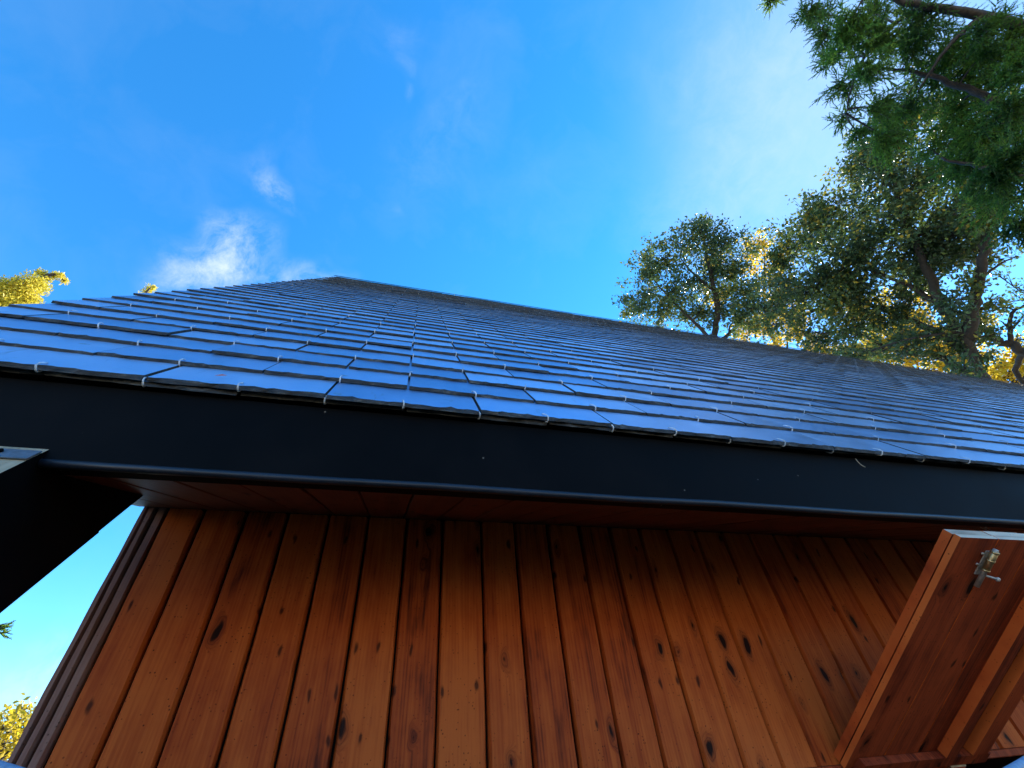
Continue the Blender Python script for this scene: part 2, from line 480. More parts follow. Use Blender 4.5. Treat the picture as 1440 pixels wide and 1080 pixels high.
# ridge capping, boarding under the slates, rear slope
mb = MB()
for i in range(24):
    xa = XV - 0.01 + i * (XR - XV + 0.02) / 24; xb = XV - 0.01 + (i + 1) * (XR - XV + 0.02) / 24 - 0.002
    for sgn in (1, -1):
        def rr(x, s, n):
            p = rf(x, s, n); return p if sgn > 0 else (p[0], 2 * YR - p[1], p[2])
        a = [rr(xa, LR + 0.012, 0.028), rr(xa, LR - 0.11, 0.0275), rr(xa, LR - 0.11, 0.031), rr(xa, LR + 0.016, 0.0315)]
        b = [rr(xb, LR + 0.012, 0.028), rr(xb, LR - 0.11, 0.0275), rr(xb, LR - 0.11, 0.031), rr(xb, LR + 0.016, 0.0315)]
        mb.prism(a, b)
mb.build('ridge_cap', P_TRIM, roof, OFF)
mb = MB()
XB0, XB1 = XV + 0.02, XR - 0.02
mb.prism([rf(XB0, 0.03, -0.001), rf(XB1, 0.03, -0.001), rf(XB1, 0.03, -0.024), rf(XB0, 0.03, -0.024)],
         [rf(XB0, LR - 0.01, -0.001), rf(XB1, LR - 0.01, -0.001), rf(XB1, LR - 0.01, -0.024), rf(XB0, LR - 0.01, -0.024)])
mb.build('roof_boarding', P_BLACK, roof, OFF)
mb = MB()
def rb(x, s, n):
    p = rf(x, s, n); return (p[0], 2 * YR - p[1], p[2])
for r in range(ROWS):
    s0 = r * EXP
    mb.prism([rb(XV, s0, 0.026), rb(XR, s0, 0.026), rb(XR, s0, -0.02), rb(XV, s0, -0.02)],
             [rb(XV, min(s0 + EXP, LR), 0.014), rb(XR, min(s0 + EXP, LR), 0.014), rb(XR, min(s0 + EXP, LR), -0.02), rb(XV, min(s0 + EXP, LR), -0.02)], tint=(r * 0.37) % 1)
mb.build('rear_slate_slope', SLATE, roof, OFF)

# --- fascia, trim bead and soffit -------------------------------------------
mb = MB()
XF0, XF1 = XV + 0.015, XR - 0.03
mb.box(XF0, XF1, DE + 0.010, DE + 0.036, ZB + 0.004 + H0, ZE + 0.0 + H0)
fascia = mb.build('fascia', P_BLACK, root, OFF, bevel=0.002)
mb = MB()
n = 60
pts = [(-0.553 + (XF1 + 0.553) * i / n, DE + 0.010 + 0.0015 * math.sin(i * 1.7), ZB + 0.009 + H0 + 0.0008 * math.sin(i * 2.3)) for i in range(n + 1)]
mb.tube(pts, 0.0072, 10)
mb.build('drip_trim', P_TRIM, fascia, OFF)

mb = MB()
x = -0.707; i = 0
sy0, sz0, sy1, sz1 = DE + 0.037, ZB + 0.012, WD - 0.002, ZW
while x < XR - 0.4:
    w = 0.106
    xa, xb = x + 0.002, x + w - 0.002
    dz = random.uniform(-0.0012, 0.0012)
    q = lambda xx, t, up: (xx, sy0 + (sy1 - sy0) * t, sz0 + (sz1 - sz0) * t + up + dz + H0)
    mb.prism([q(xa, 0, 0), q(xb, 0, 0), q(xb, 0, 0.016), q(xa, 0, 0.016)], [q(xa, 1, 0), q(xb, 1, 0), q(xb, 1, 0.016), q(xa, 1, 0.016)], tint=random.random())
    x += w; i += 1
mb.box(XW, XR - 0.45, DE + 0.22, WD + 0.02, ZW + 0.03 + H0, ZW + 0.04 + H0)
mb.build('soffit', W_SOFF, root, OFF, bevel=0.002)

# --- front wall: tongued boards with V joints, cut round the serving hatch ----
OX0, OX1, OZ0, OZ1 = 1.18, 2.30, -0.75, 0.015      # opening (heights above the lens)
mb = MB()
def board(mb, xa, xb, z0, z1, tint, y=WD, v=0.005, d=0.011, mat=0, gap=0.0030):
    xa += gap; xb -= gap
    th = 0.022
    # front face with chamfered arrises, the board a touch wavy along its length
    nseg = max(1, int((z1 - z0) / 0.05))
    vs = []
    wob = random.uniform(0, 6)
    for j in range(nseg + 1):
        z = z0 + (z1 - z0) * j / nseg
        e1 = 0.0014 * math.sin(z * 5 + wob) + 0.0008 * math.sin(z * 31 + wob * 3) ; e2 = 0.0014 * math.sin(z * 4.3 + wob * 2) + 0.0008 * math.sin(z * 27 + wob)
        for px_, py_ in ((xa, y + th), (xa + e1 * .5, y + d), (xa + v + e1, y), (xb - v + e2, y), (xb + e2 * .5, y + d), (xb, y + th)):
            vs.append((px_, py_, z + H0))
    fs = []
    for j in range(nseg):
        a = j * 6; b = a + 6
        for k in range(5): fs.append((a + k, a + k + 1, b + k + 1, b + k))
    fs.append((0, 5, 4, 3, 2, 1)); e = nseg * 6; fs.append((e, e + 1, e + 2, e + 3, e + 4, e + 5))
    mb.add(vs, fs, mat, tint)
joints = [-0.515]
edges = [-0.6330, -0.5399, -0.4259, -0.3102, -0.1915, -0.0735, 0.0462, 0.1620, 0.2894, 0.4049]
while edges[-1] < XR - 0.5: edges.append(edges[-1] + 0.1175)
rw = random.Random(11)
pv = 0.5
for a, b in zip(edges[:-1], edges[1:]):
    tn = rw.random()
    while abs(tn - pv) < 0.12: tn = rw.random()
    pv = tn
    y = WD + rw.uniform(-0.0012, 0.0012)
    if b > OX0 and a < OX1:
        board(mb, a, b, OZ1, ZW, tn, y); board(mb, a, b, -H0 + 0.12, OZ0, tn, y)
    else: board(mb, a, b, -H0 + 0.12, ZW, tn, y)
front = mb.build('plank_wall', W_WALL, root, OFF)
# backing behind the boards (dark lining seen only through the joints)
mb = MB()
mb.box(XW + 0.03, OX0 - 0.001, WD + 0.0235, WD + 0.06, -H0 + 0.1 + H0, ZW + 0.02 + H0)
mb.box(OX1 + 0.001, XR - 0.5, WD + 0.0235, WD + 0.06, 0.1, ZW + 0.02 + H0)
mb.box(OX0 - 0.001, OX1 + 0.001, WD + 0.0235, WD + 0.06, OZ1 + 0.004 + H0, ZW + 0.02 + H0)
mb.box(OX0 - 0.001, OX1 + 0.001, WD + 0.0235, WD + 0.06, 0.1, OZ0 + H0)
mb.build('wall_lining', P_BLACK, front, OFF)
# corner boards: three narrow strips stepping round the arris
mb = MB()
board(mb, -0.7014, -0.6830, -H0 + 0.1, ZW + 0.012, 0.35, WD + 0.005, v=0.003)
board(mb, -0.6825, -0.6600, -H0 + 0.1, ZW + 0.004, 0.7, WD - 0.002, v=0.003, gap=0.003)
board(mb, -0.6595, -0.6335, -H0 + 0.1, ZW, 0.5, WD + 0.001, v=0.003, gap=0.003)
mb.build('corner_board', W_SIDE, root, OFF)
# gable walls
for xg, sg in ((XW, 1), (XR - 0.52, -1)):
    mb = MB()
    y = WD + 0.03; k = 0
    while y < 2 * YR - WD - 0.03:
        y1 = min(y + 0.1175, 2 * YR - WD - 0.03)
        def ztop(yy):
            m_ = yy if yy < YR else 2 * YR - yy
            return ZE + (m_ - DE) / ca * sa - 0.08 + H0
        a, b = y + 0.003, y1 - 0.003
        mb.prism([(xg, a, 0.1), (xg, b, 0.1), (xg + 0.02 * sg, b, 0.1), (xg + 0.02 * sg, a, 0.1)],
                 [(xg, a, ztop(a)), (xg, b, ztop(b)), (xg + 0.02 * sg, b, ztop(b)), (xg + 0.02 * sg, a, ztop(a))], tint=rw.random())
        y = y1
    mb.build('gable_wall', W_SIDE, root, OFF)
mb = MB()
mb.box(XW + 0.02, XR - 0.55, 2 * YR - WD - 0.02, 2 * YR - WD, 0.1, ZW + H0)
mb.build('rear_wall', W_SIDE, root, OFF)
mb = MB()
mb.box(XW - 0.03, XR - 0.5, WD - 0.012, 2 * YR - WD + 0.02, -0.1, 0.10)
mb.build('plinth', paint('stone_plinth', (0.22, 0.20, 0.17), 0.8, 0.6), root, OFF)

# --- A-frame beams running below the eave to the ground ------------------------
NB0 = (0.456 - ZE) * ca - (0.746 - DE) * sa          # offset of beam top below slate plane
def beam(x0, x1, top=True):
    mb = MB()
    s_lo = (-H0 - ZE) / sa - 0.05
    n0 = NB0; n1 = NB0 - 0.217
    def ring(s): return [rf(x0, s, n1), rf(x1, s, n1), rf(x1, s, n0), rf(x0, s, n0)]
    a, b = ring(s_lo), ring(1.15)
    mb.add(a + b, [(0, 3, 2, 1), (4, 5, 6, 7), (0, 1, 5, 4), (1, 2, 6, 5), (3, 0, 4, 7)], 0, 0.5)
    mb.add([a[2], a[3], b[3], b[2]], [(0, 1, 2, 3)], 1, 0.6)
    # packing strip on the under side of the lower half
    s_n = (1.004 - DE) * ca + (0.456 - ZE) * sa
    mb.prism([rf(x0 + .01, s_lo, n1 - 0.0005), rf(x1 - .004, s_lo, n1 - 0.0005), rf(x1 - .004, s_lo, n1 - 0.007), rf(x0 + .01, s_lo, n1 - 0.007)],
             [rf(x0 + .01, s_n, n1 - 0.0005), rf(x1 - .004, s_n, n1 - 0.0005), rf(x1 - .004, s_n, n1 - 0.007), rf(x0 + .01, s_n, n1 - 0.007)])
    o = mb.build('rafter_beam', [P_BLACK, W_BEIGE], root, OFF)
    # zinc flashing where the beam leaves the fascia
    mb = MB()
    yf = DE + 0.008
    zt = 0.456 + H0
    sb = 0.0 ; 
    s_f = (yf - DE) * ca + (0.456 - ZE) * sa + 0.004
    mb.prism([rf(x0 - .004, s_f - 0.030, n0 + 0.002), rf(x1 + .001, s_f - 0.030, n0 + 0.002), rf(x1 + .001, s_f - 0.030, n0 + 0.004), rf(x0 - .004, s_f - 0.030, n0 + 0.004)],
             [rf(x0 - .004, s_f, n0 + 0.002), rf(x1 + .001, s_f, n0 + 0.002), rf(x1 + .001, s_f, n0 + 0.004), rf(x0 - .004, s_f, n0 + 0.004)])
    for i, xx in enumerate((x1 - 0.045, x0 + 0.05)):
        c = rf(xx, s_f - 0.012, n0 + 0.004); c2 = rf(xx, s_f - 0.012, n0 + 0.008)
        mb.tube([c, c2], 0.004, 8, mat=1)
    mb.build('flashing', [MT_ZINC, P_BLACK], o, OFF)
beam(-0.83, -0.556)
beam(XR - 0.5, XR - 0.27)

# --- serving hatch: frame, top-hung flap, battens, bolt, chain -------------------
mb = MB()
mb.box(OX0 - 0.0, OX1, WD - 0.004, WD + 0.05, OZ1 - 0.020 + H0, OZ1 + H0 - 0.001)          # head rail
mb.box(OX0, OX0 + 0.03, WD + 0.012, WD + 0.06, OZ0 + H0, OZ1 - 0.021 + H0)
mb.box(OX1 - 0.03, OX1, WD + 0.012, WD + 0.06, OZ0 + H0, OZ1 - 0.021 + H0)
mb.box(1.678, 1.751, WD + 0.005, WD + 0.055, OZ0 + H0, OZ1 - 0.021 + H0)
mb.box(OX0 - 0.02, OX1 + 0.02, WD - 0.10, WD + 0.05, OZ0 - 0.03 + H0, OZ0 + H0 - 0.001)
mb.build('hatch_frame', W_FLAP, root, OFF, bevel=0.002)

FA = np.array([1.293, WD - 0.004, 0.018 + H0])
ft_ = np.array([0, -0.647, 0.372]); ft_ /= np.linalg.norm(ft_)
fn_ = np.array([0, ft_[2], -ft_[1]])                    # upper side normal
def fp(x, t, n): return tuple(np.array([x, FA[1], FA[2]]) + ft_ * t + fn_ * n)
FL, FX0, FX1 = 0.748, 1.293, 1.806
mb = MB()
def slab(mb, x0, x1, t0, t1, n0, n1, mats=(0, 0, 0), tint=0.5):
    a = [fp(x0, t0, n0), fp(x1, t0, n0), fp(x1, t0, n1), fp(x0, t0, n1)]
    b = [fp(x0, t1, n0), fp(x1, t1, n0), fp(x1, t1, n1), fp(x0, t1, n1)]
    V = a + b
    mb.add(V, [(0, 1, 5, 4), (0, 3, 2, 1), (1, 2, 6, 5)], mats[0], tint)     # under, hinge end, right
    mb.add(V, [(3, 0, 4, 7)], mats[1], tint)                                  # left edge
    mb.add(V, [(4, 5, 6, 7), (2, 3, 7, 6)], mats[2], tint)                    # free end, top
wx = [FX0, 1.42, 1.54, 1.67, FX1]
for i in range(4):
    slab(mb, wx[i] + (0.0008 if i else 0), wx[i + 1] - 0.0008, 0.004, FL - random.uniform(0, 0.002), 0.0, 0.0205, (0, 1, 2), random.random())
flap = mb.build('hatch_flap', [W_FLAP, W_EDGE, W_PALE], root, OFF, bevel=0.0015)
mb = MB()
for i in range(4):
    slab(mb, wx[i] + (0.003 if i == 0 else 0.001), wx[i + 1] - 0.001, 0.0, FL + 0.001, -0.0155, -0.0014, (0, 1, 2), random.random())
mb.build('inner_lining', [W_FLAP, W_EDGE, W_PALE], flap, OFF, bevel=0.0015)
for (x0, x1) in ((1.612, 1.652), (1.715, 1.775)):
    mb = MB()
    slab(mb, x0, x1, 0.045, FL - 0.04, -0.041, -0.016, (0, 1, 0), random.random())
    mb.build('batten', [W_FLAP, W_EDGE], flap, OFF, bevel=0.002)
mb = MB()
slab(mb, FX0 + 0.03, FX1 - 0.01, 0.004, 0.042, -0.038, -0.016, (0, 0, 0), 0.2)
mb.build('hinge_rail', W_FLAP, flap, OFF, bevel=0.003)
# barrel bolt near the free corner
mb = MB()
bx = 1.405
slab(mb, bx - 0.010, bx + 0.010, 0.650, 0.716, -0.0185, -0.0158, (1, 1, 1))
mb.tube([fp(bx - 0.001, 0.668, -0.0275), fp(bx - 0.001, 0.722, -0.0275)], 0.0075, 14, mat=0)
mb.tube([fp(bx - 0.001, 0.622, -0.0270), fp(bx - 0.001, 0.727, -0.0270)], 0.0056, 12, mat=1)
for t in (0.668, 0.695, 0.718): mb.tube([fp(bx - 0.001, t, -0.0275), fp(bx - 0.001, t + 0.004, -0.0275)], 0.0086, 14, mat=0)
mb.tube([fp(bx, 0.656, -0.028), fp(bx + 0.015, 0.656, -0.038), fp(bx + 0.020, 0.656, -0.042)], 0.0028, 8, mat=1)
k = np.array(fp(bx + 0.023, 0.656, -0.043))
mb.tube([k + np.array(d) * 0.0023 for d in ((-2, 0, 1), (-1, 0, .5), (0, 0, 0), (1, 0, -.5), (2, 0, -1))], [0.0013, 0.0046, 0.0056, 0.0046, 0.0013], 10, mat=1)
for (dx, t) in ((-0.017, 0.678), (-0.017, 0.708)):
    mb.tube([fp(bx + dx, t, -0.0150), fp(bx + dx, t, -0.0190)], 0.0033, 8, mat=1)
mb.build('bolt', [MT_BRASS, MT_STEEL], flap, OFF)
for hx in (1.38, 1.71):
    mb = MB()
    mb.tube([(hx - 0.03, WD - 0.008, 0.008 + H0), (hx + 0.03, WD - 0.008, 0.008 + H0)], 0.0045, 8)
    mb.box(hx - 0.03, hx + 0.03, WD - 0.0075, WD - 0.0045, -0.016 + H0, 0.004 + H0)
    mb.build('hinge', MT_STEEL, flap, OFF)
# chain from the soffit to the free end of the flap
A = CAM + ray(1376, 737) * (0.84 / ray(1376, 737)[1])
B = np.array(fp(1.64, FL - 0.02, 0.024))
mb = MB()
NL = 12
for i in range(NL):
    u0, u1 = (i - 0.12) / NL, (i + 1.12) / NL
    sag = lambda u: np.array([0, 0, -0.03 * u * (1 - u) * 4])
    p0 = A + (B - A) * u0 + sag(u0); p1 = A + (B - A) * u1 + sag(u1)
    d = p1 - p0; L_ = np.linalg.norm(d); d /= L_
    a = np.cross(d, [0.2, 0.5, 0.8]); a /= np.linalg.norm(a); b = np.cross(d, a)
    w = a * math.cos(i * 1.571 + 0.6) + b * math.sin(i * 1.571 + 0.6)
    loop = []
    for q in range(14):
        th = 2 * math.pi * q / 14
        ex = math.copysign(abs(math.cos(th)) ** 0.7, math.cos(th)) * L_ * 0.5
        loop.append((p0 + p1) / 2 + d * ex + w * math.sin(th) * 0.0052)
    mb.tube(loop, 0.0011, 5, closed=True)
mb.build('chain', MT_STEEL, flap, OFF)

# --- dead leaf on the slates, straw caught under the eave
def on_slates(px, py, n):
    v = ray(px, py); nr = np.array([0, -sa, ca])
    p0 = np.array(rf(0, 0, n))
    return CAM + v * ((p0 - CAM) @ nr) / (v @ nr)
c = on_slates(311, 529, 0.0205)
lf = MB()
ux = np.array([1, 0, 0.0]); us = np.array([0, ca, sa]); un = np.array([0, -sa, ca])
lf.add([c - ux * .013, c - us * .004 + un * .002, c + ux * .012 + un * .003, c + us * .005 + un * .003], [(0, 1, 2), (0, 2, 3)], 0, 0.8)
lo_ = lf.build('dead_leaf', W_EDGE)
lo_['label'] = 'tiny orange dead leaf lying on the eave slates above the beam'; lo_['category'] = 'leaf'
st = MB()
a0 = CAM + ray(1203, 645) * (0.752 / ray(1203, 645)[1]); a1 = CAM + ray(1209, 654) * (0.748 / ray(1209, 654)[1]); a2 = CAM + ray(1217, 657) * (0.746 / ray(1217, 657)[1])
st.tube(path_simple([a0, a1, a2]), 0.0011, 5)
so_ = st.build('straw', W_BEIGE)
so_['label'] = 'thin pale straw dangling from the slate eave in front of the black fascia'; so_['category'] = 'straw'

# --- two pale rails ------------------------------------------------------------
def rail(label, p, q, down_to):
    r = empty('metal_rail', (q[0], q[1], 0), label, 'rail')
    mb = MB(); mb.tube([p, (np.array(p) + q) / 2, q], 0.007, 10); mb.build('top_tube', MT_PALE, r, (q[0], q[1], 0))
    mb = MB(); e = np.array(p) + (np.array(q) - p) * down_to
    mb.tube([(e[0], e[1], 0), (e[0], e[1], e[2] - 0.010)], 0.010, 10); mb.build('post', MT_PALE, r, (q[0], q[1], 0))
p = at(1417, 1088, 1.15); q = at(1448, 1069, 1.30)
rail('pale blue metal tube slanting up below the open hatch flap', p + (p - q) * 1.0, q + (q - p) * 4.0, 0.9)
p = at(-2, 1083, 0.80); q = at(30, 1093, 0.78)
rail('pale blue metal tube crossing in front of the wall corner', p + (p - q) * 3.0, q + (q - p) * 2.0, 0.02)

# ------------------------------------------------------------------ vegetation
def unit(n):
    v = rng.normal(size=(n, 3)); return v / np.linalg.norm(v, axis=1, keepdims=True)

def leaves(P, size, tint, elong=1.9, up=0.3, axis=None, jitter=1.0):
    """folded two-triangle leaves at points P"""
    n = len(P)
    a = unit(n) * jitter
    if axis is not None: a = a + axis
    a /= np.linalg.norm(a, axis=1, keepdims=True)
    nn = unit(n); nn[:, 2] += up
    b = np.cross(a, nn); b /= np.linalg.norm(b, axis=1, keepdims=True) + 1e-9
    c = np.cross(a, b)
    L_ = (size * rng.uniform(0.65, 1.25, n))[:, None]
    wd = L_ / elong
    v0 = P; v2 = P + a * L_
    mid = P + a * L_ * 0.5
    fold = c * wd * 0.22
    v1 = mid + b * wd * 0.5 + fold; v3 = mid - b * wd * 0.5 + fold
    V = np.stack([v0, v1, v2, v3], 1).reshape(-1, 3)
    i = np.arange(n)[:, None] * 4
    Fc = np.concatenate([i + np.array([[0, 1, 2]]), i + np.array([[0, 2, 3]])], 1).reshape(-1, 3)
    T = np.repeat(np.clip(tint, 0, 1), 4)
    return V, Fc, T

def path(ctrl, k=5, jit=0.0):
    """smooth polyline through control points"""
    C_ = np.asarray(ctrl, float); out = []
    for i in range(len(C_) - 1):
        p0 = C_[max(i - 1, 0)]; p1 = C_[i]; p2 = C_[i + 1]; p3 = C_[min(i + 2, len(C_) - 1)]
        for j in range(k):
            t = j / k
            out.append(0.5 * ((2 * p1) + (-p0 + p2) * t + (2 * p0 - 5 * p1 + 4 * p2 - p3) * t * t + (-p0 + 3 * p1 - 3 * p2 + p3) * t ** 3))
    out.append(C_[-1])
    out = np.array(out)
    if jit: out[1:-1] += rng.normal(size=out[1:-1].shape) * jit
    return out

def broadleaf(name, label, cat, base, limbs, clumps, mat, bark_m, leaf_size, dens, tint_rng, elong=1.8, hi=0.0, group=None, shade=0.0, twig_n=9, trunk_r=None):
    """limbs: list of (points, r0, r1); clumps: (centre, radius)"""
    base = np.array(base, float)
    r = empty(name, base, label, cat, group)
    mb = MB(); nodes = []
    for pts, r0, r1 in limbs:
        P = path(pts, 6, r0 * 0.12)
        mb.tube(P, np.linspace(r0, r1, len(P)), 9)
        for q, rad in zip(P, np.linspace(r0, r1, len(P))): nodes.append((q, rad))
    NP = np.array([q for q, _ in nodes]); NR = np.array([x for _, x in nodes])
    LV, LF, LT = [], [], []; nv = 0
    for c, rad in clumps:
        c = np.array(c)
        d = np.linalg.norm(NP - c, axis=1) + np.maximum(0, NP[:, 2] - c[2]) * 0.5
        j = int(np.argmin(d)); s = NP[j]
        mid = (s + c) / 2 + rng.normal(size=3) * 0.12 * np.linalg.norm(c - s) + np.array([0, 0, 0.05])
        br = path([s, mid, c], 4)
        r0 = min(NR[j] * 0.6, 0.018 + 0.035 * rad)
        mb.tube(br, np.linspace(r0, 0.012, len(br)), 5, cap=False)
        ctint = rng.uniform(*tint_rng)
        nt = int(twig_n * (0.7 + rad))
        for k in range(nt):
            dvec = unit(1)[0]; dvec[2] = dvec[2] * 0.85 + 0.12
            e = c + dvec * rad * rng.uniform(0.35, 1.35)
            st = br[rng.integers(len(br) // 2, len(br))]
            m2 = (st + e) / 2 + rng.normal(size=3) * 0.12 * rad
            tw = path([st, m2, e], 4)
            mb.tube(tw, np.linspace(0.010, 0.003, len(tw)), 3, cap=False)
            # little leaf tufts along the outer twig
            nl = max(6, int(dens * rad * rng.uniform(0.6, 1.3)))
            u = rng.uniform(0.25, 1.0, nl) ** 0.7
            idx = np.clip((u * (len(tw) - 1)), 0, len(tw) - 1.001)
            i0 = idx.astype(int); fr = (idx - i0)[:, None]
            P = tw[i0] * (1 - fr) + tw[i0 + 1] * fr
            P = P + rng.normal(size=P.shape) * (0.055 * rad + leaf_size * 0.55)
            ax = (e - st); ax = ax / (np.linalg.norm(ax) + 1e-6)
            tt = ctint + rng.normal(size=nl) * 0.13 + (rng.random(nl) < hi) * 0.5
            V, Fc, T = leaves(P, leaf_size, tt, elong, 0.5, ax[None, :] * 0.7)
            LV.append(V); LF.append(Fc + nv); LT.append(T); nv += len(V)
    tr = mb.build('trunk', bark_m, r, base)
    tris_mesh('crown', np.concatenate(LV), np.concatenate(LF), np.concatenate(LT), mat, r, base)
    return r

def px_clumps(lst, dist, dj):
    out = []
    for px, py, rr in lst:
        dd = dist + rng.uniform(-dj, dj)
        sc_ = dd / math.sqrt(F * F + (px - 720) ** 2 + (py - 540) ** 2)
        out.append((at(px, py, dd), rr * sc_ * 1.12))
    return out

# big evergreen oak beyond the ridge
D = 14.5
T0 = at(1392, 545, D); gb = np.array([T0[0] + 0.5, T0[1] - 0.2, 0.0])
limbs = [([gb, (gb + T0) / 2 + [0.15, 0.1, 0], T0, at(1372, 505, D), at(1350, 465, D - .2), at(1322, 430, D - .3), at(1285, 405, D - .4), at(1250, 390, D - .5)], 0.16, 0.03),
         ([at(1368, 498, D), at(1335, 478, D + .3), at(1290, 455, D + .5), at(1240, 435, D + .6), at(1200, 420, D + .5)], 0.12, 0.03),
         ([T0, at(1352, 520, D + .4), at(1318, 500, D + .7), at(1265, 495, D + .8), at(1210, 470, D + .8)], 0.13, 0.03),
         ([at(1360, 480, D), at(1368, 440, D - .4), at(1376, 395, D - .6), at(1385, 345, D - .8), at(1380, 280, D - 1), at(1370, 210, D - 1)], 0.15, 0.03),
         ([at(1330, 440, D - .3), at(1300, 370, D - .6), at(1270, 300, D - .8), at(1250, 230, D - 1)], 0.11, 0.025),
         ([at(1250, 390, D - .5), at(1200, 370, D - .4), at(1150, 350, D - .3)], 0.05, 0.015),
         ([at(1376, 395, D - .6), at(1405, 372, D - .5), at(1432, 360, D - .4)], 0.035, 0.008)]
cl = [(1105, 350, 34), (1130, 335, 40), (1160, 312, 36), (1180, 350, 55), (1140, 390, 52), (1215, 300, 52), (1238, 250, 46), (1222, 212, 30), (1262, 205, 46), (1290, 255, 56), (1330, 215, 56),
      (1250, 350, 55), (1300, 320, 52), (1200, 410, 55), (1155, 440, 45), (1240, 430, 45), (1185, 475, 32), (1340, 290, 50), (1295, 385, 40), (1350, 360, 42), (1388, 310, 36),
      (1115, 425, 38), (1232, 490, 32), (1335, 430, 30), (1400, 240, 46), (1380, 165, 56), (1305, 150, 56), (1150, 480, 26), (1275, 440, 36), (1210, 450, 36), (1225, 355, 50), (1170, 405, 44), (1270, 300, 44), (1375, 400, 18), (1345, 330, 36), (1270, 490, 28), (1310, 470, 26), (1200, 505, 24), (1205, 235, 30), (1235, 185, 34), (1270, 175, 36), (1345, 465, 24), (1365, 485, 20), (1375, 455, 20), (1320, 500, 22), (1400, 470, 16), (1355, 520, 20), (1390, 500, 16), (1400, 430, 14), (1310, 255, 40), (1340, 330, 44), (1370, 345, 36), (1395, 300, 34), (1310, 360, 40), (1165, 285, 24), (1140, 305, 22), (1395, 355, 24), (1082, 402, 22), (1092, 435, 24), (1098, 372, 20), (1120, 470, 22), (1080, 460, 18)]
broadleaf('oak_tree', 'large dark green oak with thick bare limbs behind the right of the ridge', 'tree', gb, limbs, px_clumps(cl, D, 1.3), L_OAK, BARK, 0.108, 52, (0.15, 0.85), 1.8, 0.12, None, twig_n=15)

# smaller oak standing left of it
D = 16.0
T0 = at(1013, 500, D); gb = np.array([T0[0] + 0.1, T0[1] + 0.1, 0.0])
limbs = [([gb, (gb + T0) / 2, T0, at(1009, 440, D), at(1003, 400, D), at(992, 350, D), at(985, 325, D)], 0.16, 0.02),
         ([at(1012, 480, D), at(1040, 455, D + .3), at(1062, 420, D + .4), at(1068, 390, D + .4)], 0.07, 0.015),
         ([at(1012, 490, D), at(978, 455, D - .3), at(948, 425, D - .4), at(920, 395, D - .4)], 0.07, 0.015),
         ([at(1005, 410, D), at(975, 385, D), at(955, 360, D)], 0.05, 0.012)]
cl = [(905, 385, 24), (895, 425, 24), (908, 362, 12), (932, 365, 30), (985, 328, 26), (960, 345, 30), (1012, 345, 30), (1030, 372, 34), (950, 405, 40), (1000, 392, 40), (1042, 412, 34), (1075, 435, 30), (1002, 440, 30), (930, 435, 34), (975, 440, 30), (890, 445, 16), (1045, 450, 26), (985, 312, 12)]
broadleaf('oak_tree', 'smaller sparse green oak standing left of the big oak', 'tree', gb, limbs, px_clumps(cl, D, 1.2), L_OAK, BARK, 0.108, 68, (0.25, 0.75), 1.8, 0.09, None, twig_n=15)

# yellow autumn trees farther back
D = 22.0
def yellow(label, tx, cl, size=0.12):
    T0 = at(tx[0], tx[1], D); gb = np.array([T0[0], T0[1], 0.0])
    lm = [([gb, (gb + T0) / 2 + [0.1, 0, 0], T0, at(tx[2], tx[3], D)], 0.16, 0.03)]
    broadleaf('autumn_tree', label, 'tree', gb, lm, px_clumps(cl, D, 1.2), L_YEL, BARK, size, 60, (0.25, 0.95), 1.6, 0.0, 'autumn trees beyond the roof', twig_n=12)
yellow('yellow autumn tree seen through the gap between the two oaks', (1090, 480, 1075, 370),
       [(1062, 350, 20), (1085, 378, 24), (1058, 455, 24), (1045, 462, 18), (1108, 465, 28), (1150, 488, 22), (1095, 420, 24), (1000, 372, 16), (1005, 420, 16), (1075, 455, 20), (1125, 440, 20), (1180, 500, 20)])
yellow('yellow-green autumn tree glowing behind the limbs of the big oak', (1270, 505, 1262, 430),
       [(1215, 450, 26), (1260, 470, 30), (1300, 495, 28), (1235, 480, 20), (1330, 515, 24), (1250, 415, 20), (1290, 440, 18), (1275, 505, 22), (1240, 500, 20), (1335, 480, 18), (1365, 505, 18), (1310, 450, 18), (1345, 505, 20), (1275, 480, 24), (1200, 430, 18), (1300, 415, 16), (1225, 500, 22)])
yellow('bright yellow autumn tree at the right edge above the ridge', (1440, 560, 1425, 500),
       [(1420, 530, 22), (1438, 505, 22), (1405, 515, 16), (1440, 535, 24), (1470, 510, 36), (1380, 450, 12), (1395, 530, 16), (1440, 550, 20)])
# nearly bare tree at the right edge
D = 17.0
T0 = at(1560, 560, D); gb = np.array([T0[0], T0[1], 0.0])
limbs = [([gb, (gb + T0) / 2, T0, at(1500, 520, D), at(1440, 494, D), at(1410, 480, D), at(1385, 462, D), at(1365, 448, D)], 0.22, 0.03),
         ([at(1422, 486, D), at(1420, 460, D), at(1424, 440, D), at(1436, 432, D), at(1455, 420, D)], 0.06, 0.02),
         ([at(1420, 465, D), at(1412, 455, D), at(1404, 450, D)], 0.03, 0.006),
         ([at(1424, 462, D), at(1434, 450, D), at(1444, 440, D)], 0.035, 0.01),
         ([at(1412, 482, D), at(1406, 472, D), at(1402, 452, D)], 0.02, 0.006),
         ([at(1440, 494, D), at(1428, 520, D + .5), at(1440, 540, D + .5)], 0.07, 0.05)]
cl = [(1520 + 47 * (i % 7), 120 + 75 * (i // 7), 48) for i in range(35)] + [(1415, 432, 14), (1436, 422, 18), (1432, 455, 12), (1440, 478, 14), (1402, 385, 8), (1432, 405, 8), (1385, 468, 10), (1450, 440, 20)]  # first clumps lie unseen off-frame, added to keep sun off the slates
